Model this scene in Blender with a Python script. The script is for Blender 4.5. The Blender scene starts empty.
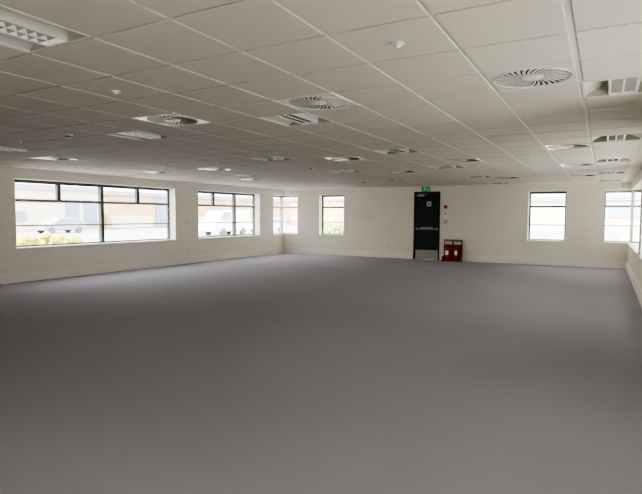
import bpy, bmesh, math, random
from mathutils import Vector, Matrix
PI = math.pi
random.seed(4)
SC = bpy.context.scene
COL = SC.collection

# ------------------------------------------------------------------ measures (metres, camera stands above the origin)
EYE = 1.528
H = 2.540                      # ceiling tile face
XL, XR = -11.37, 0.64          # inner faces of the side walls
YB, YF = 17.33, -3.1           # far wall, wall behind the camera
GX, GY, T = -0.2048, 1.9885, 0.6   # ceiling grid origin and module
REC = 0.25                     # glazing set back from the inner wall face
WT = 0.34                      # wall thickness
Z0, Z1 = 0.75, 2.31            # window sill / head
ZA, ZB = 1.255, 1.83           # transoms

# ------------------------------------------------------------------ materials
def mat(name, col, rough=0.6, metal=0.0, noise=0.0, scale=20.0, bump=0.0, bscale=200.0, emis=None, spec=0.5):
    m = bpy.data.materials.new(name); m.use_nodes = True
    nt = m.node_tree; b = nt.nodes['Principled BSDF']
    b.inputs['Base Color'].default_value = (*col, 1)
    b.inputs['Roughness'].default_value = rough
    b.inputs['Metallic'].default_value = metal
    b.inputs['Specular IOR Level'].default_value = spec
    if emis:
        b.inputs['Emission Color'].default_value = (*emis[0], 1)
        b.inputs['Emission Strength'].default_value = emis[1]
    if noise or bump:
        tc = nt.nodes.new('ShaderNodeTexCoord')
    if noise:
        n = nt.nodes.new('ShaderNodeTexNoise'); n.inputs['Scale'].default_value = scale
        n.inputs['Detail'].default_value = 4
        nt.links.new(tc.outputs['Object'], n.inputs['Vector'])
        r = nt.nodes.new('ShaderNodeValToRGB')
        r.color_ramp.elements[0].position = 0.3; r.color_ramp.elements[1].position = 0.7
        r.color_ramp.elements[0].color = (*[c * (1 - noise) for c in col], 1)
        r.color_ramp.elements[1].color = (*[min(1, c * (1 + noise)) for c in col], 1)
        nt.links.new(n.outputs['Fac'], r.inputs['Fac'])
        nt.links.new(r.outputs['Color'], b.inputs['Base Color'])
    if bump:
        n2 = nt.nodes.new('ShaderNodeTexNoise'); n2.inputs['Scale'].default_value = bscale
        nt.links.new(tc.outputs['Object'], n2.inputs['Vector'])
        bp = nt.nodes.new('ShaderNodeBump'); bp.inputs['Strength'].default_value = bump
        bp.inputs['Distance'].default_value = 0.004
        nt.links.new(n2.outputs['Fac'], bp.inputs['Height'])
        nt.links.new(bp.outputs['Normal'], b.inputs['Normal'])
    return m

def glass_mat():
    m = bpy.data.materials.new('window_glass'); m.use_nodes = True
    nt = m.node_tree; nt.nodes.clear()
    o = nt.nodes.new('ShaderNodeOutputMaterial'); mx = nt.nodes.new('ShaderNodeMixShader')
    t = nt.nodes.new('ShaderNodeBsdfTransparent'); t.inputs['Color'].default_value = (0.93, 0.95, 0.95, 1)
    g = nt.nodes.new('ShaderNodeBsdfGlossy'); g.inputs['Roughness'].default_value = 0.02
    mx.inputs['Fac'].default_value = 0.05
    nt.links.new(t.outputs[0], mx.inputs[1]); nt.links.new(g.outputs[0], mx.inputs[2])
    nt.links.new(mx.outputs[0], o.inputs[0])
    return m

M = dict(
    wall=mat('painted_wall', (0.775, 0.73, 0.655), 0.75, noise=0.015, scale=1.2),
    reveal=mat('window_reveal_paint', (0.88, 0.86, 0.82), 0.6),
    tile=mat('ceiling_tile', (0.65, 0.61, 0.535), 0.85, noise=0.02, scale=260, bump=0.15, bscale=420),
    grid=mat('ceiling_grid_metal', (0.68, 0.65, 0.59), 0.5),
    slab=mat('ceiling_void', (0.2, 0.2, 0.2), 0.9),
    margin=mat('plaster_margin', (0.84, 0.80, 0.73), 0.75),
    trunk=mat('skirting_paint', (0.84, 0.80, 0.735), 0.4),
    alu=mat('dark_window_frame', (0.11, 0.125, 0.122), 0.4),  # dark frame colour, lifted for the glare around the glass
    transom_glare=mat('glare_grey_transom', (0.24, 0.25, 0.27), 0.4),  # same dark frame, window glare put into a lighter grey
    tyre=mat('tyre_grey', (0.16, 0.16, 0.17), 0.7),
    alu_glare=mat('glare_paled_frame', (0.33, 0.35, 0.35), 0.4),  # corner frames lightened in colour to imitate glare from outside
    post=mat('pale_corner_post', (0.80, 0.77, 0.70), 0.5),
    sill=mat('window_sill_board', (0.86, 0.84, 0.80), 0.35),
    white=mat('white_enamel', (0.72, 0.71, 0.66), 0.35),
    refl=mat('luminaire_reflector', (0.60, 0.60, 0.53), 0.45),
    endp=mat('luminaire_end_plate', (0.36, 0.37, 0.31), 0.5),
    chrome=mat('louvre_aluminium', (0.40, 0.40, 0.38), 0.22, metal=1.0),
    tube=mat('fluorescent_tube', (0.9, 0.9, 0.88), 0.3, emis=((1.0, 0.98, 0.92), 3.5)),
    dark=mat('duct_black', (0.02, 0.02, 0.02), 0.8),
    vane=mat('diffuser_vane', (0.76, 0.74, 0.67), 0.2, spec=0.9),
    plate=mat('diffuser_plate', (0.70, 0.69, 0.62), 0.2, spec=0.9),
    doorp=mat('dark_door_paint', (0.012, 0.018, 0.021), 0.35),
    doorf=mat('dark_door_frame', (0.016, 0.018, 0.02), 0.4),
    steel=mat('brushed_steel', (0.42, 0.41, 0.37), 0.45, metal=0.7),
    green=mat('exit_green', (0.03, 0.22, 0.13), 0.4, emis=((0.01, 0.35, 0.18), 0.25)),
    pict=mat('pictogram_white', (0.85, 0.9, 0.87), 0.5),
    blue=mat('door_sign_blue', (0.16, 0.24, 0.36), 0.5),
    red=mat('fire_red', (0.46, 0.045, 0.04), 0.35),
    dred=mat('stand_red', (0.26, 0.02, 0.02), 0.45),
    black=mat('black_rubber', (0.015, 0.015, 0.016), 0.5),
    cream=mat('label_cream', (0.72, 0.62, 0.47), 0.6),
    plastic=mat('white_plastic', (0.72, 0.71, 0.68), 0.4),
    patch=mat('wall_panel_paint', (0.73, 0.69, 0.62), 0.7),
    glass=glass_mat(),
    tarmac=mat('tarmac', (0.36, 0.35, 0.36), 0.9, noise=0.15, scale=0.4),
    paving=mat('bounce_paving', (0.5, 0.47, 0.42), 0.9, noise=0.05, scale=0.8),
    lightgrey=mat('sky_blocker_grey', (0.30, 0.31, 0.32), 0.8, noise=0.04, scale=0.3),
    brick=mat('peach_brick', (0.66, 0.44, 0.27), 0.9, noise=0.1, scale=0.5),
    render_=mat('cream_cladding', (0.72, 0.66, 0.58), 0.8, noise=0.04, scale=0.3),
    lav=mat('lavender_grey_roof', (0.42, 0.40, 0.47), 0.7),
    bluegrey=mat('blue_grey_cladding', (0.36, 0.48, 0.62), 0.6),
    bwin=mat('far_window_glass', (0.26, 0.31, 0.40), 0.2),
    leaf=mat('yellow_green_foliage', (0.52, 0.50, 0.10), 0.8, noise=0.35, scale=3),
    leaf2=mat('green_foliage', (0.34, 0.42, 0.14), 0.8, noise=0.35, scale=3),
    carw=mat('car_white', (0.85, 0.86, 0.88), 0.3),
    carg=mat('car_grey', (0.38, 0.36, 0.42), 0.3),
    carr=mat('car_rose', (0.5, 0.2, 0.2), 0.3),
)

def carpet():
    m = bpy.data.materials.new('grey_carpet'); m.use_nodes = True
    nt = m.node_tree; b = nt.nodes['Principled BSDF']; L = nt.links.new
    tc = nt.nodes.new('ShaderNodeTexCoord')
    n1 = nt.nodes.new('ShaderNodeTexNoise'); n1.inputs['Scale'].default_value = 170; n1.inputs['Detail'].default_value = 6
    n2 = nt.nodes.new('ShaderNodeTexNoise'); n2.inputs['Scale'].default_value = 0.45; n2.inputs['Detail'].default_value = 2
    L(tc.outputs['Object'], n1.inputs['Vector']); L(tc.outputs['Object'], n2.inputs['Vector'])
    r1 = nt.nodes.new('ShaderNodeValToRGB')
    r1.color_ramp.elements[0].position = 0.25; r1.color_ramp.elements[1].position = 0.75
    r1.color_ramp.elements[0].color = (0.35, 0.343, 0.382, 1); r1.color_ramp.elements[1].color = (0.50, 0.490, 0.545, 1)
    L(n1.outputs['Fac'], r1.inputs['Fac'])
    r2 = nt.nodes.new('ShaderNodeMapRange'); r2.inputs[3].default_value = 0.90; r2.inputs[4].default_value = 1.10
    L(n2.outputs['Fac'], r2.inputs[0])
    mx = nt.nodes.new('ShaderNodeVectorMath'); mx.operation = 'SCALE'
    L(r1.outputs['Color'], mx.inputs[0]); L(r2.outputs[0], mx.inputs['Scale'])
    L(mx.outputs[0], b.inputs['Base Color'])
    b.inputs['Roughness'].default_value = 1.0; b.inputs['Specular IOR Level'].default_value = 0.1
    bp = nt.nodes.new('ShaderNodeBump'); bp.inputs['Strength'].default_value = 0.3; bp.inputs['Distance'].default_value = 0.004
    L(n1.outputs['Fac'], bp.inputs['Height']); L(bp.outputs['Normal'], b.inputs['Normal'])
    return m
M['carpet'] = carpet()

# ------------------------------------------------------------------ mesh helpers
def bx(bm, x0, x1, y0, y1, z0, z1):
    if x0 > x1: x0, x1 = x1, x0
    if y0 > y1: y0, y1 = y1, y0
    v = [bm.verts.new(p) for p in ((x0,y0,z0),(x1,y0,z0),(x1,y1,z0),(x0,y1,z0),(x0,y0,z1),(x1,y0,z1),(x1,y1,z1),(x0,y1,z1))]
    for f in ((3,2,1,0),(4,5,6,7),(0,1,5,4),(1,2,6,5),(2,3,7,6),(3,0,4,7)):
        bm.faces.new([v[i] for i in f])
def rot_bx(bm, c, s, rx=0, ry=0, rz=0):
    r = bmesh.ops.create_cube(bm, size=1)
    mt = Matrix.Translation(c) @ (Matrix.Rotation(rz,4,'Z') @ Matrix.Rotation(ry,4,'Y') @ Matrix.Rotation(rx,4,'X')) @ Matrix.Diagonal((*s,1))
    bmesh.ops.transform(bm, matrix=mt, verts=r['verts'])
def cyl(bm, c, r0, r1, h, seg=24, axis='Z'):
    r = bmesh.ops.create_cone(bm, cap_ends=True, segments=seg, radius1=r0, radius2=r1, depth=h)
    mt = Matrix.Identity(4)
    if axis == 'X': mt = Matrix.Rotation(PI/2,4,'Y')
    if axis == 'Y': mt = Matrix.Rotation(PI/2,4,'X')
    bmesh.ops.transform(bm, matrix=Matrix.Translation(c) @ mt, verts=r['verts'])
def lathe(bm, c, prof, seg=28):
    rings = []
    for r, z in prof:
        if r < 1e-5: rings.append([bm.verts.new((c[0], c[1], c[2]+z))])
        else: rings.append([bm.verts.new((c[0]+r*math.cos(2*PI*k/seg), c[1]+r*math.sin(2*PI*k/seg), c[2]+z)) for k in range(seg)])
    for a, b in zip(rings, rings[1:]):
        for k in range(seg):
            k2 = (k+1) % seg
            if len(a) == 1: bm.faces.new((a[0], b[k], b[k2]))
            elif len(b) == 1: bm.faces.new((a[k], a[k2], b[0]))
            else: bm.faces.new((a[k], a[k2], b[k2], b[k]))
def tube(bm, pts, r, seg=8):
    pts = [Vector(p) for p in pts]; rings = []
    for i, p in enumerate(pts):
        d = (pts[min(i+1, len(pts)-1)] - pts[max(i-1, 0)]).normalized()
        a = d.orthogonal().normalized() if i == 0 else (a - a.dot(d)*d).normalized()
        b = d.cross(a)
        rings.append([bm.verts.new(p + r*(math.cos(2*PI*k/seg)*a + math.sin(2*PI*k/seg)*b)) for k in range(seg)])
    for A, B in zip(rings, rings[1:]):
        for k in range(seg): bm.faces.new((A[k], A[(k+1)%seg], B[(k+1)%seg], B[k]))
    bm.faces.new(rings[0][::-1]); bm.faces.new(rings[-1])
def obj(name, bm, m, parent=None, smooth=False, bevel=0, loc=None):
    me = bpy.data.meshes.new(name); bm.normal_update()
    bmesh.ops.recalc_face_normals(bm, faces=bm.faces[:])
    bm.to_mesh(me); bm.free()
    me.materials.append(m)
    o = bpy.data.objects.new(name, me); COL.objects.link(o)
    if smooth:
        for p in me.polygons: p.use_smooth = True
    if bevel:
        b = o.modifiers.new('bevel', 'BEVEL'); b.width = bevel; b.segments = 2; b.limit_method = 'ANGLE'
    if loc: o.location = loc
    if parent: o.parent = parent
    return o
def tag(o, label, cat, group=None):
    o['label'] = label; o['category'] = cat
    if group: o['group'] = group
    return o
def thing(name, label, cat, loc=(0,0,0), rotz=0, group=None):
    o = bpy.data.objects.new(name, None); COL.objects.link(o); o.empty_display_size = .1
    o.location = loc; o.rotation_euler = (0,0,rotz)
    return tag(o, label, cat, group)
def struct(o, label=None, cat=None):
    o['kind'] = 'structure'
    if label: o['label'] = label
    if cat: o['category'] = cat
    return o
def sroot(name, label, cat):
    o = bpy.data.objects.new(name, None); COL.objects.link(o); o.empty_display_size = .1
    return struct(o, label, cat)
def dup(root, loc, label, rotz=None):
    r = root.copy(); COL.objects.link(r); r.location = loc; r['label'] = label
    if rotz is not None: r.rotation_euler = (0,0,rotz)
    for ch in list(root.children):
        c = ch.copy(); COL.objects.link(c); c.parent = r
        for g in list(ch.children):
            d = g.copy(); COL.objects.link(d); d.parent = c
    return r
def B(): return bmesh.new()

# ------------------------------------------------------------------ room shell
bm = B(); bx(bm, XL-WT, XR+WT, YF-WT, YB+WT, -0.15, 0)
struct(obj('floor', bm, M['carpet']), 'wide flat floor of plain dark grey carpet across the empty room', 'floor')

# window openings along each wall: (u0, u1)
LEFT_WIN = [(6.58, 11.39), (12.38, 15.72)]
CORN_L = 16.62                 # the corner windows run from here round the corner
RIGHT_WIN = [(1.4, 4.8), (7.0, 11.85)]
CORN_R = 12.5
BACK_WIN = [(-9.72, -8.64), (-2.13, -1.04)]
CBL, CBR = -10.70, -0.03       # ends of the corner windows on the far wall
DOOR = (-5.88, -4.95, 2.36)

def wall_mesh(axis, face, out, u0, u1, holes):
    """wall as boxes round its openings. axis: the wall's run ('x' or 'y'); holes: (u0,u1,z0,z1)"""
    bm = B()
    us = sorted({u0, u1, *[h[0] for h in holes], *[h[1] for h in holes]})
    zs = sorted({0, H+0.3, *[h[2] for h in holes], *[h[3] for h in holes]})
    for a, b in zip(us, us[1:]):
        run = None
        for c, d in zip(zs, zs[1:]):
            hole = any(h[0]-1e-6 <= a and b <= h[1]+1e-6 and h[2]-1e-6 <= c and d <= h[3]+1e-6 for h in holes)
            if not hole:
                if axis == 'y': bx(bm, face, face+out*WT, a, b, c, d)
                else: bx(bm, a, b, face, face+out*WT, c, d)
    bmesh.ops.remove_doubles(bm, verts=bm.verts[:], dist=1e-5)
    # drop the internal faces between neighbouring boxes
    seen = {}
    for f in bm.faces:
        k = tuple(sorted(v.index for v in f.verts)) if False else tuple(sorted((round(v.co.x,4), round(v.co.y,4), round(v.co.z,4)) for v in f.verts))
        seen.setdefault(k, []).append(f)
    kill = [f for fs in seen.values() if len(fs) > 1 for f in fs]
    bmesh.ops.delete(bm, geom=kill, context='FACES_ONLY')
    return bm
lh = [(a, b, Z0, Z1) for a, b in LEFT_WIN] + [(CORN_L, YB+WT, Z0, Z1)]
struct(obj('wall_left', wall_mesh('y', XL, -1, YF, YB+WT, lh), M['wall']), 'long off-white left wall with wide ribbon windows and pale skirting', 'wall')
rh = [(a, b, Z0, Z1) for a, b in RIGHT_WIN] + [(CORN_R, YB+WT, Z0, Z1)]
struct(obj('wall_right', wall_mesh('y', XR, 1, YF, YB+WT, rh), M['wall']), 'off-white right wall seen at a steep angle with windows', 'wall')
bh = [(a, b, Z0, Z1) for a, b in BACK_WIN] + [(XL, CBL, Z0, Z1), (CBR, XR, Z0, Z1), (DOOR[0], DOOR[1], 0, DOOR[2])]
struct(obj('wall_back', wall_mesh('x', YB, 1, XL, XR, bh), M['wall']), 'off-white far wall with a dark door and narrow windows', 'wall')
FRONT_WIN = [(-2.9, .25)]
struct(obj('wall_front', wall_mesh('x', YF, -1, XL-WT, XR+WT, [(a, b, Z0, Z1) for a, b in FRONT_WIN]), M['wall']), 'off-white wall with windows behind the viewpoint', 'wall')

# skirting trunking
def skirting(name, runs, label):
    bm = B()
    for axis, face, inn, a, b in runs:
        for d, z0, z1 in ((0.045, 0.0, 0.150), (0.030, 0.150, 0.163), (0.045, 0.163, 0.222)):
            if axis == 'y': bx(bm, face, face+inn*d, a, b, z0, z1)
            else: bx(bm, a, b, face, face+inn*d, z0, z1)
    struct(obj(name, bm, M['trunk'], bevel=0.004), label, 'skirting')
skirting('baseboard_left', [('y', XL, 1, YF, YB)], 'pale boxed skirting along the left wall')
skirting('baseboard_right', [('y', XR, -1, YF, YB)], 'pale boxed skirting along the right wall')
skirting('baseboard_back', [('x', YB, -1, XL+.046, DOOR[0]-.02), ('x', YB, -1, DOOR[1]+.02, XR-.046)], 'pale boxed skirting along the far wall, broken by the door')

# ------------------------------------------------------------------ windows
def P_(axis, face, out, u, d, z):
    return (face+out*d, u, z) if axis == 'y' else (u, face+out*d, z)
def wbx(bm, axis, face, out, u0, u1, d0, d1, z0, z1):
    a, b = P_(axis, face, out, u0, d0, z0), P_(axis, face, out, u1, d1, z1)
    bx(bm, a[0], b[0], a[1], b[1], z0, z1)
def win_parts(root, axis, face, out, u0, u1, main, vents, m, fr=0.05, ends=(True, True), trans=True):
    w = (axis, face, out)
    F0, F1 = REC, REC+0.07
    b = B()
    wbx(b, *w, u0, u1, F0, F1, Z1-0.08, Z1); wbx(b, *w, u0, u1, F0, F1, Z0+.02, Z0+0.055)
    if ends[0]: wbx(b, *w, u0, u0+fr, F0, F1, Z0+.055, Z1-.055)
    if ends[1]: wbx(b, *w, u1-fr, u1, F0, F1, Z0+.055, Z1-.055)
    obj('frame', b, m, root, bevel=.004)
    for u in main:
        b = B(); wbx(b, *w, u-.045, u+.045, REC-.04, F1+.01, Z0+.05, Z1-.05); obj('mullion', b, m, root, bevel=.004)
    for u in vents:
        b = B(); wbx(b, *w, u-.045, u+.045, REC-.02, F1, ZB+.03, Z1-.05); obj('vent_mullion', b, m, root, bevel=.004)
    b = B(); wbx(b, *w, u0+(fr if ends[0] else 0), u1-(fr if ends[1] else 0), F0-.012, F1, ZB-.03, ZB+.035); obj('transom', b, M['transom_glare'] if m is M['alu'] and axis == 'y' else m, root, bevel=.004)
    b = B(); wbx(b, *w, u0+(fr if ends[0] else 0), u1-(fr if ends[1] else 0), F0, F1-.01, ZA-.016, ZA+.016); obj('transom', b, M['transom_glare'] if m is M['alu'] else m, root, bevel=.003)
    b = B(); wbx(b, *w, u0+.01, u1-.01, REC+.035, REC+.041, Z0+.03, Z1-.03); obj('pane', b, M['glass'], root)
    b = B(); wbx(b, *w, u0-.0, u1+.0, 0.0, REC, Z0, Z0+.02); wbx(b, *w, u0-.03, u1+.03, -.03, 0.0, Z0-.012, Z0+.02)
    obj('sill', b, M['sill'], root, bevel=.004)
    # painted linings of the reveal
    b = B()
    wbx(b, *w, u0, u1, 0.002, REC, Z1-.006, Z1)
    if ends[0]: wbx(b, *w, u0, u0+.006, .002, REC, Z0+.02, Z1-.006)
    if ends[1]: wbx(b, *w, u1-.006, u1, .002, REC, Z0+.02, Z1-.006)
    obj('reveal_lining', b, M['reveal'], root)

def thirds(a, b): return [a+(b-a)*k for k in (1/3, 2/3)]
r = sroot('window_1', 'widest dark-framed window on the left wall with four opening top lights', 'window')
a, b = LEFT_WIN[0]; win_parts(r, 'y', XL, -1, a, b, [(a+b)/2], [a+(b-a)*.25, a+(b-a)*.75], M['alu'])
r = sroot('window_2', 'three-bay dark-framed window on the left wall near the far end', 'window')
a, b = LEFT_WIN[1]; win_parts(r, 'y', XL, -1, a, b, [thirds(a, b)[1]-.09], [thirds(a, b)[0]-.1], M['alu'])
r = sroot('window_3', 'narrow dark-framed three-light window left of the door in the far wall', 'window')
a, b = BACK_WIN[0]; win_parts(r, 'x', YB, 1, a, b, [], [], M['alu'])
r = sroot('window_4', 'narrow dark-framed three-light window right of the door in the far wall', 'window')
a, b = BACK_WIN[1]; win_parts(r, 'x', YB, 1, a, b, [], [], M['alu'])
r = sroot('window_5', 'bright window with glare-paled frame, wrapping the far left corner', 'window')
win_parts(r, 'y', XL, -1, CORN_L, YB+REC, [], [], M['alu_glare'], ends=(True, False))
win_parts(r, 'x', YB, 1, XL-REC, CBL, [], [], M['alu_glare'], ends=(False, True))
b = B(); bx(b, XL-REC-.07, XL-REC+.03, YB+REC-.03, YB+REC+.07, Z0, Z1); obj('corner_post', b, M['alu_glare'], r)
r = sroot('window_6', 'bright window with glare-paled frame, wrapping the far right corner', 'window')
win_parts(r, 'y', XR, 1, CORN_R, YB+REC, [14.9], [], M['alu_glare'], ends=(True, False))
win_parts(r, 'x', YB, 1, CBR, XR+REC, [], [], M['alu_glare'], ends=(True, False))
b = B(); bx(b, XR+.02, XR+.10, YB+REC-.10, YB+REC+.07, Z0+.02, Z1); obj('corner_post', b, M['post'], r)
for n_, (a, b) in enumerate(RIGHT_WIN):
    r = sroot('window_%d' % (9-2*n_), ['window of the right wall beside the viewpoint, out of frame', 'window further along the right wall at the edge of view'][n_], 'window')
    win_parts(r, 'y', XR, 1, a, b, [(a+b)/2], [], M['alu'])

for n_, (a, b) in enumerate(FRONT_WIN):
    r = sroot('window_%d' % (8+n_), 'wide window in the wall behind the viewpoint, out of frame', 'window')
    win_parts(r, 'x', YF, -1, a, b, [(a+b)/2], [], M['alu'])
# ------------------------------------------------------------------ ceiling
LIGHTS = [(-5,-1),(0,4),(-5,4),(-9,4),(-14,4),(0,9),(-5,9),(-9,9),(-14,9),(0,14),(-5,14),(-9,14),(-14,14),(0,19),(-5,19),(-9,19),(0,24),(-5,24)]
SWIRLS = [(-1,3),(-4,3),(-7,3),(-15,6),(-7,10),(-1,10),(-4,12),(-13,11),(-16,11),(-1,15),(-7,15),(-4,20),(-1,20),(-15,16)]
used = set(LIGHTS) | set(SWIRLS)
I0, I1, J0, J1 = -18, 0, -8, 24
bm = B()
for i in range(I0, I1+1):
    for j in range(J0, J1+1):
        if (i, j) in used: continue
        x0, y0 = GX+i*T, GY+j*T
        gl = .030 if i == 0 else .011
        gr = .008 if i == -1 else .011
        x0, x1, y0, y1 = x0+gl, x0+T-gr, y0+.011, y0+T-.011
        # tegular tile: the face hangs 8 mm under the bars with a bevelled edge
        c = .003
        lo = [bm.verts.new(p) for p in ((x0+c,y0+c,H),(x1-c,y0+c,H),(x1-c,y1-c,H),(x0+c,y1-c,H))]
        mi = [bm.verts.new(p) for p in ((x0,y0,H+c),(x1,y0,H+c),(x1,y1,H+c),(x0,y1,H+c))]
        hi = [bm.verts.new(p) for p in ((x0,y0,H+.02),(x1,y0,H+.02),(x1,y1,H+.02),(x0,y1,H+.02))]
        bm.faces.new(lo)
        for A, B_ in ((lo, mi), (mi, hi)):
            for k in range(4): bm.faces.new((A[k], A[(k+1)%4], B_[(k+1)%4], B_[k]))
        bm.faces.new(hi)
ceil = struct(obj('ceiling', bm, M['tile']), 'suspended ceiling of square off-white tiles', 'ceiling')
bm = B()
gx0, gx1, gy0, gy1 = GX+I0*T, GX+(I1+1)*T, GY+J0*T, GY+(J1+1)*T
for i in range(I0, I1+2):
    x = GX+i*T+(.010 if i == 0 else 0); w = .021 if i == 0 else .0125
    bx(bm, x-w, x+w, gy0, gy1, H+.009, H+.03)
for j in range(J0, J1+2):
    y = GY+j*T; bx(bm, gx0, gx1, y-.0125, y+.0125, H+.0095, H+.029)
struct(obj('trim_1', bm, M['grid']), 'exposed pale metal bars between the ceiling tiles', 'ceiling grid')
bm = B()
bx(bm, XL, gx0-.012, YF, YB, H-.002, H+.02); bx(bm, gx1+.012, XR, YF, YB, H-.002, H+.02)
bx(bm, gx0-.012, gx1+.012, gy1+.012, YB, H-.002, H+.02); bx(bm, gx0-.012, gx1+.012, YF, gy0-.012, H-.002, H+.02)
struct(obj('trim_2', bm, M['margin']), 'plain plaster margin between the tiled ceiling and the walls', 'ceiling margin')
bm = B(); bx(bm, XL-WT, XR+WT, YF-WT, YB+WT, H+.301, H+.45)
struct(obj('trim_3', bm, M['slab']), 'structural slab above the suspended ceiling', 'slab')

# --- recessed louvre luminaire, origin on the ceiling plane at the module centre
def make_light(label):
    t = thing('recessed_ceiling_light', label, 'ceiling light', group='square recessed ceiling lights')
    h = .287
    b = B()
    for a in (-1, 1):
        bx(b, a*h, a*(h-.006), -h, h, .001, .012); bx(b, -h+.006, h-.006, a*h, a*(h-.006), .001, .012)
    obj('rim', b, M['white'], t)
    prof = [(-.279 + .558*k/28) for k in range(29)]
    def zz(x):
        x = abs(x); return .088 if x < .11 else .010+.078*math.sin(PI/2*(.279-x)/.169)
    b = B(); rows = [(b.verts.new((x, -.279, zz(x))), b.verts.new((x, .279, zz(x)))) for x in prof]
    for p, q in zip(rows, rows[1:]): b.faces.new((p[0], q[0], q[1], p[1]))
    o = obj('reflector', b, M['refl'], t, smooth=True)
    for s in (-1, 1):
        b = B()
        lo = [b.verts.new((x, s*.278, .004)) for x in prof]; up = [b.verts.new((x, s*.278, zz(x))) for x in prof]
        for k in range(28): b.faces.new((lo[k], lo[k+1], up[k+1], up[k]))
        obj('end_plate', b, M['endp'], t)
    b = B()
    for s in (-1, 1): bx(b, s*.098, s*.104, -.277, .277, .004, .082)
    bx(b, -.104, .104, -.277, -.272, .004, .010); bx(b, -.104, .104, .272, .277, .004, .082)
    k_ = obj('basket', b, M['white'], t)
    b = B()
    for s in (-.098, -.007, .084): bx(b, s, s+.014, -.270, .270, .005, .030)
    k2_ = obj('louvre_rail', b, M['white'], t); b = B()
    for k in range(1, 9):
        y = -.270+.540*k/9
        for x0, x1 in ((-.084, -.007), (.007, .084)):   # V-section cross blades, wide at the top
            v = [b.verts.new(p) for p in ((x0,y-.002,.006),(x1,y-.002,.006),(x1,y+.002,.006),(x0,y+.002,.006),
                                          (x0,y-.014,.046),(x1,y-.014,.046),(x1,y+.014,.046),(x0,y+.014,.046))]
            for f in ((3,2,1,0),(4,5,6,7),(0,1,5,4),(1,2,6,5),(2,3,7,6),(3,0,4,7)): b.faces.new([v[q] for q in f])
    obj('louvre', b, M['chrome'], t)
    b = B(); bx(b, -.097, .097, -.269, .269, .080, .084); obj('lamp_tray', b, M['dark'], t)
    for s in (-1, 1):
        b = B(); cyl(b, (s*.048, 0, .064), .0125, .0125, .54, 12, 'Y'); obj('lamp_tube', b, M['tube'], t, smooth=False)
    return t
LLAB = {
 (-5,-1): 'nearest louvred ceiling light, cut by the top left corner of the photo',
 (0,4): 'nearest louvred ceiling light on the right, beside the large swirl diffuser',
 (-5,4): 'louvred ceiling light touching the corner of the middle near swirl diffuser',
 (-9,4): 'greyish louvred ceiling light just behind the left near swirl diffuser',
 (-14,4): 'louvred ceiling light cut by the left edge of the photo above the widest window',
 (0,9): 'second louvred ceiling light of the rightmost row, counted from the viewer',
 (-5,9): 'louvred ceiling light above and left of the dark door, next row behind the middle one',
 (-9,9): 'small looking louvred ceiling light above the left corner window, right of the three bay window',
 (-14,9): 'louvred ceiling light over the right end of the widest left window',
 (0,14): 'third louvred ceiling light of the rightmost row, counted from the viewer',
 (-5,14): 'louvred ceiling light just above the door, third of its row',
 (-9,14): 'far louvred ceiling light over the narrow window left of the door',
 (-14,14): 'far louvred ceiling light over the three bay window on the left',
 (0,19): 'fourth louvred ceiling light of the rightmost row, near the far right corner window',
 (-5,19): 'far louvred ceiling light up and right of the green exit sign',
 (-9,19): 'far louvred ceiling light up and left of the green exit sign',
 (0,24): 'last louvred ceiling light of the rightmost row, against the far wall',
 (-5,24): 'last louvred ceiling light against the far wall between the door and the right window'}
proto = None
for (i, j) in LIGHTS:
    loc = (GX+(i+.5)*T, GY+(j+.5)*T, H)
    if proto is None: proto = make_light(LLAB[(i,j)]); proto.location = loc
    else: dup(proto, loc, LLAB[(i,j)])

# --- swirl diffuser
def make_swirl(label):
    t = thing('ceiling_air_diffuser', label, 'air diffuser', group='square ceiling diffusers with radial swirl vanes')
    h, R0, N = .287, .274, 48
    b = B(); ring = []; sq = []
    for k in range(N):
        a = 2*PI*k/N+PI/4; c, s = math.cos(a), math.sin(a); m = max(abs(c), abs(s))
        ring.append(b.verts.new((R0*c, R0*s, 0))); sq.append(b.verts.new((h*c/m, h*s/m, 0)))
    up = [b.verts.new((v.co.x*1.014, v.co.y*1.014, .0092)) for v in sq]
    lip = [b.verts.new((v.co.x*.985, v.co.y*.985, -.004)) for v in ring]
    inn = [b.verts.new((v.co.x*.965, v.co.y*.965, .003)) for v in ring]
    for k in range(N):
        q = (k+1) % N
        b.faces.new((sq[k], sq[q], ring[q], ring[k])); b.faces.new((sq[k], sq[q], up[q], up[k]))
        b.faces.new((ring[k], ring[q], lip[q], lip[k])); b.faces.new((lip[k], lip[q], inn[q], inn[k]))
    obj('face_plate', b, M['plate'], t)
    b = B(); lathe(b, (0,0,0), [(.264, .003), (.264, .09), (0, .09)], 32); obj('plenum', b, M['dark'], t)
    b = B(); lathe(b, (0,0,0), [(0, -.006), (.05, -.005), (.078, .0), (.078, .012)], 32); obj('hub', b, M['vane'], t, smooth=True)
    b = B(); NV = 32
    for k in range(NV):
        a0 = 2*PI*k/NV; rows = []
        for q in range(6):
            r_ = .074+(.263-.074)*q/5; tw = .32*(q/5)**1.2; wdt = 2*PI/NV*.62
            p1 = a0+tw; p2 = a0+tw+wdt
            rows.append((b.verts.new((r_*math.cos(p1), r_*math.sin(p1), 0.0)), b.verts.new((r_*math.cos(p2), r_*math.sin(p2), .0004+.0016*q/5))))
        for A, C in zip(rows, rows[1:]): b.faces.new((A[0], C[0], C[1], A[1]))
    obj('swirl_vanes', b, M['vane'], t)
    return t
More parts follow.
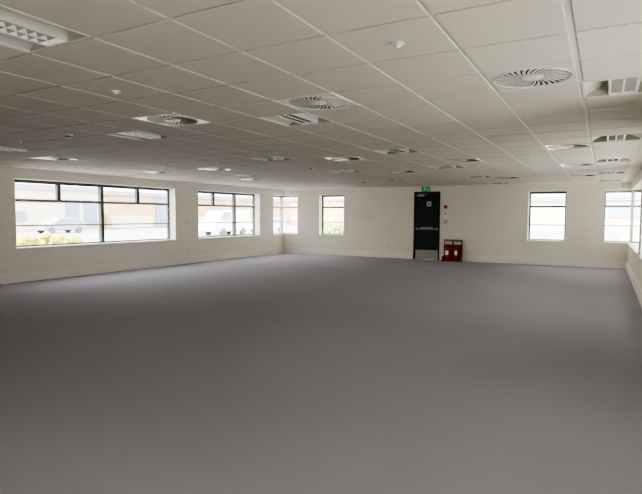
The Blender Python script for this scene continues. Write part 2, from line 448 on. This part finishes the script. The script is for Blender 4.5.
SLAB = {
 (-1,3): 'large clear swirl diffuser near the top right of the photo, closest to the viewer',
 (-4,3): 'middle near swirl diffuser, touching a louvred light at its corner',
 (-7,3): 'left near swirl diffuser with bright corners, beside a greyish louvred light',
 (-15,6): 'bright diamond shaped swirl diffuser above the left part of the widest window',
 (-7,10): 'bright swirl diffuser in mid ceiling above the narrow window left of the door',
 (-1,10): 'second swirl diffuser of the row above the right hand window',
 (-4,12): 'dark looking swirl diffuser up and right of the door, between two rows of lights',
 (-13,11): 'bright thin swirl diffuser over the left end of the three bay window',
 (-16,11): 'flat looking swirl diffuser close to the left wall over the widest window end',
 (-1,15): 'third swirl diffuser of the row above the right hand window',
 (-7,15): 'small dark swirl diffuser up and left of the exit sign',
 (-4,20): 'far faint swirl diffuser between the exit sign and the right hand window',
 (-1,20): 'last swirl diffuser of the row just above the right hand window',
 (-15,16): 'far swirl diffuser over the right end of the three bay window'}
proto = None
for (i, j) in SWIRLS:
    loc = (GX+(i+.5)*T, GY+(j+.5)*T, H)
    if proto is None: proto = make_swirl(SLAB[(i,j)]); proto.location = loc
    else: dup(proto, loc, SLAB[(i,j)])

# --- small ceiling devices
def make_sensor(label):
    t = thing('ceiling_sensor', label, 'sensor', group='small round ceiling sensors')
    b = B(); lathe(b, (0,0,0), [(0,0), (.038,0), (.040,-.006), (.030,-.012), (0,-.012)], 20); obj('base', b, M['white'], t, smooth=False)
    b = B(); lathe(b, (0,0,0), [(.020,-.012), (.018,-.022), (.008,-.028), (0,-.029)], 16); obj('lens', b, M['plastic'], t, smooth=True)
    return t
s0 = make_sensor('small round sensor in the centre of a tile left of top centre'); s0.location = (-3.56, 2.91, H)
dup(s0, (-1.10, 2.90, H), 'small round sensor in a tile near top centre, left of the large swirl diffuser')
dup(s0, (-1.10, 8.99, H), 'tiny faint sensor on the ceiling left of the right hand diffuser row')
dup(s0, (-7.2, 4.25, H), 'tiny pale sensor left of the smoke detector')
def make_smoke(label):
    t = thing('smoke_detector', label, 'smoke detector', group='round smoke detectors on the ceiling')
    b = B(); lathe(b, (0,0,0), [(0,0), (.055,0), (.055,-.012), (.048,-.018), (0,-.018)], 24); obj('base', b, M['white'], t)
    b = B(); lathe(b, (0,0,0), [(.034,-.018), (.034,-.034), (0,-.034)], 20); obj('chamber', b, M['black'], t)
    b = B(); lathe(b, (0,0,0), [(.042,-.034), (.042,-.040), (.03,-.046), (0,-.048)], 24); obj('cap', b, M['white'], t)
    return t
s1 = make_smoke('round smoke detector on the ceiling above the left end of the widest window'); s1.location = (-6.03, 4.19, H)
dup(s1, (-6.4, 14.2, H), 'far round smoke detector on the ceiling between the narrow window and the door')
dup(s1, (-5.56, 9.56, H), 'dark round smoke detector in mid ceiling above the left corner')

# ------------------------------------------------------------------ door in the far wall
d = sroot('door_1', 'dark fire exit door with steel kick plate and push bar in the far wall', 'door')
x0, x1, zt = DOOR
b = B(); bx(b, x0, x0+.05, YB-.012, YB+.12, 0, zt); bx(b, x1-.05, x1, YB-.012, YB+.12, 0, zt); bx(b, x0+.05, x1-.05, YB-.012, YB+.12, zt-.05, zt)
obj('door_frame', b, M['doorf'], d, bevel=.003)
b = B(); bx(b, x0+.052, x1-.052, YB+.03, YB+.075, .008, zt-.052)
leaf = obj('door_leaf', b, M['doorp'], d, bevel=.002)
b = B(); bx(b, x0+.06, x1-.06, YB+.026, YB+.03, .02, .33); obj('kick_plate', b, M['steel'], leaf)
b = B(); bx(b, x0+.07, x1-.07, YB-.03, YB+.0, 1.045, 1.085); bx(b, x0+.07, x0+.13, YB-.03, YB+.03, 1.03, 1.10); bx(b, x1-.13, x1-.07, YB-.03, YB+.03, 1.03, 1.10)
rot_bx(b, ((x0+x1)/2, YB+.0, 1.11), (.42, .035, .04))
obj('push_bar', b, M['steel'], leaf, bevel=.006)
b = B(); bx(b, x0+.10, x0+.36, YB-.02, YB+.03, 2.20, 2.26); rot_bx(b, (x0+.33, YB-.01, 2.275), (.30, .02, .012), rz=.05)
obj('door_closer', b, M['steel'], leaf, bevel=.004)
b = B(); cx_, cz_ = x0+.53, 1.94
bx(b, cx_-.09, cx_+.09, YB+.026, YB+.029, cz_-.10, cz_+.10); sg = obj('door_sign', b, M['blue'], leaf)
b = B()
for a0 in range(24):
    t0, t1 = 2*PI*a0/24, 2*PI*(a0+1)/24
    v = [b.verts.new((cx_+r_*math.cos(t), YB+.0245, cz_+r_*math.sin(t))) for r_, t in ((.052,t0),(.052,t1),(.072,t1),(.072,t0))]
    b.faces.new(v)
obj('sign_ring', b, M['pict'], sg)
struct(d)
b = B(); bx(b, x0, x1, YB+.12, YB+.33, 0, zt)    # lobby side blocked: the door is shut
b.free()

# exit sign above the door
t = thing('exit_sign', 'small green emergency exit sign above the dark door', 'sign', (-5.46, YB, 2.445))
b = B(); bx(b, -.15, .15, -.03, -.0005, -.08, .08); obj('sign_box', b, M['green'], t, bevel=.004)
b = B()
y = -.0315
def quad(b, pts, y): b.faces.new([b.verts.new((p[0], y, p[1])) for p in pts])
# running man
cyl(b, (-.035, y, .045), .012, .012, .001, 14, 'Y')
quad(b, [(-.045,.03),(-.022,.034),(-.034,-.012),(-.055,-.008)], y)
quad(b, [(-.055,-.008),(-.040,-.012),(-.020,-.030),(-.030,-.040)], y); quad(b, [(-.020,-.030),(-.030,-.040),(-.022,-.060),(-.012,-.056)], y)
quad(b, [(-.055,-.008),(-.042,-.012),(-.070,-.052),(-.082,-.046)], y)
quad(b, [(-.045,.03),(-.045,.018),(-.078,.006),(-.080,.016)], y); quad(b, [(-.022,.034),(-.028,.022),(-.004,.004),(.004,.012)], y)
# doorway and arrow
for q in ([(.015,.06),(.022,.06),(.022,-.06),(.015,-.06)], [(.022,.06),(.06,.06),(.06,.053),(.022,.053)], [(.053,.053),(.06,.053),(.06,-.06),(.053,-.06)],
          [(.088,.03),(.100,.03),(.100,-.02),(.088,-.02)], [(.072,-.02),(.116,-.02),(.094,-.05)]):
    quad(b, q, y)
obj('pictogram', b, M['pict'], t)

# red sounder and call point right of the door
t = thing('fire_alarm_sounder', 'small red fire alarm sounder high on the wall right of the door', 'alarm', (-4.76, YB, 1.83))
b = B(); bx(b, -.055, .055, -.025, .001, -.055, .055); obj('back_box', b, M['red'], t, bevel=.006)
b = B(); cyl(b, (0, -.045, 0), .05, .04, .04, 24, 'Y'); obj('sounder_cone', b, M['red'], t)
t = thing('fire_call_point', 'small red break glass call point on the wall right of the door', 'call point', (-4.76, YB, 1.33))
b = B(); bx(b, -.045, .045, -.045, .001, -.045, .045); obj('housing', b, M['red'], t, bevel=.006)
b = B(); bx(b, -.026, .026, -.048, -.0455, -.022, .026); obj('break_glass', b, M['pict'], t)
t = thing('fire_notice', 'small pale green and white notice directly above the red call point', 'sign', (-4.76, YB, 1.54))
b = B(); bx(b, -.05, .05, -.004, .001, -.10, .10); obj('notice_board', b, M['pict'], t)
b = B(); bx(b, -.042, .042, -.006, -.0041, .02, .09); obj('green_panel', b, mat('notice_green', (.35, .55, .42), .5), t)

# ------------------------------------------------------------------ extinguisher stand with two extinguishers
SX, SY = -4.46, 17.115
t = thing('fire_extinguisher_stand', 'dark red fire extinguisher stand with cream sign boards beside the door', 'extinguisher stand', (SX, SY, 0))
b = B(); bx(b, -.31, .31, .13, .16, .0, .52); bx(b, -.31, .31, -.16, .13, .0, .045); bx(b, -.31, -.295, -.10, .13, .045, .16); bx(b, .295, .31, -.10, .13, .045, .16)
bx(b, -.012, .012, -.08, .13, .045, .14)
obj('stand_body', b, M['dred'], t, bevel=.008)
b = B(); bx(b, -.31, .31, .13, .158, .52, .72); obj('header_board', b, M['doorf'], t, bevel=.008)
for s in (-1, 1):
    b = B(); bx(b, s*.155-.125, s*.155+.125, .124, .1295, .555, .695); pl = obj('sign_plate', b, M['cream'], t)
    b = B(); bx(b, s*.155-.105, s*.155+.105, .1225, .1238, .655, .682); obj('sign_band', b, M['red' if s < 0 else 'black'], pl)
    b = B()
    for q in range(3): bx(b, s*.155-.095, s*.155+.075-.03*q, .1228, .1238, .575+.022*q, .582+.022*q)
    obj('sign_lines', b, M['steel'], pl)
def extinguisher(x, co2, label):
    t = thing('fire_extinguisher', label, 'fire extinguisher', (x, SY-.005, .046))
    R = .075 if not co2 else .062
    b = B(); lathe(b, (0,0,0), [(0,0),(R*.92,0),(R,.012),(R,.34),(R*.9,.375),(R*.55,.402),(.024,.415),(.022,.44),(0,.44)], 28)
    obj('cylinder_body', b, M['red'], t, smooth=True)
    b = B(); cyl(b, (0,0,.452), .02, .018, .03, 16); bx(b, -.012, .012, -.06, .02, .462, .47); rot_bx(b, (0,-.03,.492), (.02,.11,.008), rx=-.2)
    obj('valve_handle', b, M['black'], t)
    b = B()
    n = 12; y_ = []
    for k in range(n+1):
        a = -PI/2-.75+1.5*k/n
        y_.append((b.verts.new(((R+.0015)*math.cos(a), (R+.0015)*math.sin(a), .17)), b.verts.new(((R+.0015)*math.cos(a), (R+.0015)*math.sin(a), .31))))
    for p, q in zip(y_, y_[1:]): b.faces.new((p[0], q[0], q[1], p[1]))
    obj('body_label', b, M['pict'], t, smooth=True)
    b = B(); s = 1 if co2 else -1
    tube(b, [(0,0,.452),(s*.05,-.01,.47),(s*(R+.03),-.02,.42),(s*(R+.026),-.02,.30),(s*(R+.018),-.02,.20)], .009); 
    if co2: lathe(b, (s*(R+.018),-.02,.03), [(0,0),(.033,0),(.028,.07),(.013,.17),(0,.172)], 16)
    else: cyl(b, (s*(R+.018),-.02,.17), .007, .011, .06, 12)
    obj('hose', b, M['black'], t, smooth=True)
    return t
extinguisher(SX-.155, False, 'red fire extinguisher with white label, left one on the stand by the door')
extinguisher(SX+.145, True, 'red fire extinguisher with black horn, right one on the stand by the door')

# ------------------------------------------------------------------ sockets, switches, detectors, wall panel
def plate(name, label, cat, loc, rotz, w, h, kind):
    t = thing(name, label, cat, loc, rotz)
    b = B(); bx(b, -w/2, w/2, -.012, -.0005, -h/2, h/2); obj('face_plate', b, M['plastic'], t, bevel=.003)
    if kind == 'socket':
        for s in (-1, 1):
            b = B()
            for dx, dz in ((0,.014),(-.011,-.008),(.011,-.008)): bx(b, s*w/4+dx-.0035, s*w/4+dx+.0035, -.0128, -.0119, dz-.004, dz+.004)
            obj('socket_outlet', b, M['black'], t)
    else:
        b = B(); rot_bx(b, (0,-.014,0), (.022,.008,.038), rx=.1); obj('rocker', b, M['steel'], t)
    return t
plate('wall_socket', 'white double socket low on the far wall between narrow window and door', 'socket', (-6.84, YB, .40), 0, .15, .088, 'socket')
plate('wall_socket', 'white double socket low on the left wall between the two wide windows', 'socket', (XL, 11.90, .40), PI/2, .15, .088, 'socket')
plate('wall_switch', 'small grey switch plate on the left wall between the two wide windows', 'switch', (XL, 11.88, 1.30), PI/2, .09, .12, 'switch')
plate('wall_switch', 'small switch plate on the left wall beside the corner window', 'switch', (XL, 16.22, 1.30), PI/2, .088, .12, 'switch')
t = thing('wall_panel', 'faint blank off-white panel on the far wall right of the narrow window', 'wall panel', (-7.80, YB, 1.53))
b = B(); bx(b, -.42, .42, -.008, -.0005, -.24, .24); obj('panel_board', b, M['patch'], t, bevel=.002)
b = B(); bx(b, -.42, .42, -.012, -.008, .232, .24); bx(b, -.42, .42, -.012, -.008, -.24, -.232); obj('panel_edge', b, M['wall'], t)
def pir(label, loc, rotz):
    t = thing('motion_detector', label, 'detector', loc, rotz)
    b = B(); bx(b, -.035, .035, -.045, -.0005, -.055, .055); obj('housing', b, M['plastic'], t, bevel=.012)
    b = B(); rot_bx(b, (0,-.046,-.015), (.045,.008,.045), rx=-.15); obj('lens', b, M['steel'], t, bevel=.003)
pir('small motion detector high above the left corner window', (-10.95, YB, 2.42), 0)
pir('small motion detector high above the right corner window', (.45, YB, 2.42), 0)

# ------------------------------------------------------------------ outdoors, seen bright through the glass
GZ = -.25
bm = B(); bx(bm, .98, 40, -30, 62, GZ, GZ+.06)  # added pale ground, bounces light up through the right windows
struct(obj('paving', bm, M['paving']), 'added concrete paving along the right side, bounces light up to the ceiling', 'paving')
bm = B(); bx(bm, -150, 90, -80, 170, GZ-.2, GZ)
struct(obj('ground', bm, M['tarmac']), 'pale tarmac outside the windows', 'ground')
def building(name, label, x0, x1, y0, y1, h, wm, bands, face):
    t = thing(name, label, 'building', ((x0+x1)/2, (y0+y1)/2, GZ)); ox, oy = t.location.x, t.location.y
    b = B(); bx(b, x0-ox, x1-ox, y0-oy, y1-oy, 0, h); obj('wall', b, wm, t)
    b = B(); bx(b, x0-ox-.3, x1-ox+.3, y0-oy-.3, y1-oy+.3, h, h+.5); obj('roof', b, M['lav'], t)
    for (u0, u1, z0, z1, mm) in bands:
        b = B()
        if face == 'x': bx(b, x1-ox, x1-ox+.12, u0-oy, u1-oy, z0, z1)
        else: bx(b, u0-ox, u1-ox, y0-oy-.12, y0-oy, z0, z1)
        obj('window_band' if mm == 'bwin' else 'cladding_band', b, M[mm], t)
    return t
building('office_building', 'long pale office building across the car park with grey windows', -62, -50, 18, 38.4, 4.2, M['render_'],
   [(20,24,1.0,2.0,'bwin'),(27,30,1.0,2.0,'bwin'),(34.2,35.8,.3,3.3,'bwin'),(36.4,38,.3,3.3,'bwin'),(19,33.5,2.9,3.3,'brick')], 'x')
building('brick_building', 'peach brick building with pale cladding across the car park', -66, -52, 41, 82, 4.1, M['brick'],
   [(41.5,48,.1,1.6,'render_'),(48.5,51.5,0,3.9,'bwin'),(52,64,.1,1.5,'render_'),(66,80,.1,1.3,'render_'),(41.2,48.4,3.4,3.8,'lav'),(51.6,81.8,3.4,3.8,'lav')], 'x')
building('cream_building', 'low peach and cream building beyond the far left corner', -60, -24, 88, 98, 4.6, M['brick'],
   [(-58,-46,.1,1.4,'render_'),(-44,-30,.1,1.4,'render_')], 'y')
building('glazed_building', 'blue grey clad building beyond the far right windows', -14, 26, 66, 76, 3.6, M['render_'],
   [(-13.5,-8.5,.9,3.4,'bluegrey'),(-1.5,8,1.7,3.4,'bluegrey')], 'y')
building('sky_blocker', 'unseen tall grey block added outside the right hand wall windows to cut sky light', 4.6, 13, -12, 24, 9.5, M['lightgrey'],  # added out of view to block sky light at the right windows
   [], 'y')
def car(label, x, y, rz, m, group=None, van=False):
    t = thing('van' if van else 'car', label, 'van' if van else 'car', (x, y, GZ), rz)
    prof = ([(-2.5,.35),(-2.5,1.2),(-1.9,1.3),(-1.3,2.1),(2.4,2.15),(2.5,.35)] if van else [(-2.1,.3),(-2.1,.75),(-1.2,.9),(-.5,1.42),(1.1,1.42),(1.8,.98),(2.1,.9),(2.1,.3)])
    b = B(); lo = [b.verts.new((px, -.88, pz)) for px, pz in prof]; hi = [b.verts.new((px, .88, pz)) for px, pz in prof]
    b.faces.new(lo[::-1]); b.faces.new(hi)
    for k in range(len(prof)): q = (k+1) % len(prof); b.faces.new((lo[k], lo[q], hi[q], hi[k]))
    obj('car_body', b, m, t, bevel=.08)
    b = B()
    g = [(-1.05,.95),(-.48,1.34),(1.05,1.34),(1.6,.98)] if not van else [(-1.75,1.35),(-1.25,2.0),(-.4,2.0),(-.4,1.35)]
    for s in (-.895, .895): b.faces.new([b.verts.new((px, s, pz)) for px, pz in g])
    obj('side_window', b, M['bwin'], t)
    for wx in (-1.35, 1.35):
        for wy in (-.8, .8):
            b = B(); cyl(b, (wx, wy, .32), .32, .32, .2, 20, 'Y'); obj('wheel', b, M['tyre'], t)
car('grey car parked outside the widest left window', -44, 29.5, PI/2, M['carg'])
car('white van parked outside the three bay window', -29, 35.0, PI/2, M['carw'], van=True)
car('white car parked beyond the three bay window', -31, 44.0, PI/2, M['carw'])
def shrub(label, x, y, w, l, h, m, n):
    t = thing('shrub', label, 'shrub', (x, y, GZ)); b = B()
    for k in range(n):
        a = random.uniform(0, 2*PI); rr = random.uniform(0, 1)**.5
        c = Vector((rr*math.cos(a)*w/2, rr*math.sin(a)*l/2, h*random.uniform(.15, .85)*(1-.35*rr)))
        r = bmesh.ops.create_icosphere(b, subdivisions=1, radius=random.uniform(.14, .26)*h)
        for v in r['verts']: v.co = v.co*random.uniform(.85, 1.2)+c
    obj('foliage', b, m, t)
    b = B(); tube(b, [(0,0,0),(0,0,h*.5)], .05); obj('stem', b, M['carr'], t)
shrub('yellow green shrub outside the lower left of the widest window', -25, 16.0, 2.0, 4.0, .9, M['leaf'], 70)
shrub('green shrub outside the narrow window left of the door', -19.5, 36, 5.0, 2.0, 1.25, M['leaf2'], 80)
shrub('low yellow shrub outside the left corner window', -21.5, 31, 2.5, 2.5, .6, M['leaf'], 50)

# ------------------------------------------------------------------ light
W = bpy.data.worlds.new('sky'); SC.world = W; W.use_nodes = True
nt = W.node_tree; bg = nt.nodes['Background']
tc = nt.nodes.new('ShaderNodeTexCoord'); sep = nt.nodes.new('ShaderNodeSeparateXYZ')
rp = nt.nodes.new('ShaderNodeValToRGB')
rp.color_ramp.elements[0].position = 0.0; rp.color_ramp.elements[0].color = (1.0, .95, .86, 1)
rp.color_ramp.elements[1].position = 0.7; rp.color_ramp.elements[1].color = (.98, .97, .95, 1)
nt.links.new(tc.outputs['Generated'], sep.inputs[0]); nt.links.new(sep.outputs['Z'], rp.inputs[0]); 
# brighter sky towards the right hand side of the building
mr = nt.nodes.new('ShaderNodeMapRange'); mr.inputs[1].default_value = -1; mr.inputs[2].default_value = 1; mr.inputs[3].default_value = 1.0; mr.inputs[4].default_value = 1.0
nt.links.new(sep.outputs['X'], mr.inputs[0])
vm = nt.nodes.new('ShaderNodeVectorMath'); vm.operation = 'SCALE'
nt.links.new(rp.outputs[0], vm.inputs[0]); nt.links.new(mr.outputs[0], vm.inputs['Scale']); nt.links.new(vm.outputs[0], bg.inputs[0])
bg.inputs[1].default_value = 7.0
sun = bpy.data.lights.new('sun', 'SUN'); sun.energy = 16; sun.angle = .03; sun.color = (1, .95, .88)
so = bpy.data.objects.new('sun', sun); COL.objects.link(so)
so.rotation_euler = Vector((.10, .62, -.78)).to_track_quat('-Z', 'Y').to_euler()
def added_fill(loc, sx, sy, aim, e, col):  # added area lights, none stands for a real lamp
    L = bpy.data.lights.new('added_fill', 'AREA'); L.shape = 'RECTANGLE'; L.size = sx; L.size_y = sy; L.energy = e; L.color = col
    o = bpy.data.objects.new('added_fill', L); COL.objects.link(o); o.location = loc
    o.rotation_euler = Vector(aim).to_track_quat('-Z', 'Y').to_euler()
added_fill((-1.3, -2.6, 1.35), 3.0, 1.6, (-.05, 1, .12), 30, (1.0, .98, .95))  # added behind the viewpoint, imitates daylight from a big window
added_fill((2.4, 3.6, .1), 1.6, 4.6, (-.95, 0, .52), 240, (1.0, .985, .95))  # added low outside the right window, lifts the near ceiling
added_fill((2.5, 10.2, .1), 1.6, 6.5, (-.95, 0, .50), 430, (1.0, .985, .94))   # added low light outdoors, in place of bounce from sunlit ground
def portal(axis, face, out, u0, u1):
    L = bpy.data.lights.new('window_portal', 'AREA'); L.shape = 'RECTANGLE'; L.size = u1-u0; L.size_y = Z1-Z0
    L.cycles.is_portal = True
    o = bpy.data.objects.new('window_portal', L); COL.objects.link(o)
    o.location = P_(axis, face, out, (u0+u1)/2, WT+.02, (Z0+Z1)/2)
    n = Vector(P_(axis, 0, -out, 0, 1, 0)); n = n.normalized()
    o.rotation_euler = n.to_track_quat('-Z', 'Y').to_euler()
for a, b in LEFT_WIN: portal('y', XL, -1, a, b)
for a, b in RIGHT_WIN: portal('y', XR, 1, a, b)
for a, b in BACK_WIN: portal('x', YB, 1, a, b)
for a, b in FRONT_WIN: portal('x', YF, -1, a, b)
portal('y', XL, -1, CORN_L, YB+WT); portal('x', YB, 1, XL-WT, CBL)
portal('y', XR, 1, CORN_R, YB+WT); portal('x', YB, 1, CBR, XR+WT)

# ------------------------------------------------------------------ camera
yaw, pit, rol, f = 0.5068, 0.0624, 0.0050, 509.71
F = Vector((-math.sin(yaw)*math.cos(pit), math.cos(yaw)*math.cos(pit), -math.sin(pit)))
R = Vector((math.cos(yaw), math.sin(yaw), 0)); U = R.cross(F)
R2 = math.cos(rol)*R+math.sin(rol)*U; U2 = -math.sin(rol)*R+math.cos(rol)*U
cam = bpy.data.cameras.new('camera'); co = bpy.data.objects.new('camera', cam); COL.objects.link(co)
mt = Matrix((R2, U2, -F)).transposed().to_4x4(); mt.translation = (0, 0, EYE); co.matrix_world = mt
cam.sensor_width = 36; cam.lens = f/642*36; cam.clip_start = .05; cam.clip_end = 500
SC.camera = co
SC.cycles.max_bounces = 14; SC.cycles.diffuse_bounces = 8; SC.cycles.sample_clamp_indirect = 6
SC.cycles.use_denoising = True
SC.view_settings.view_transform = 'AgX'
SC.view_settings.look = 'AgX - High Contrast'
SC.view_settings.exposure = 0.0
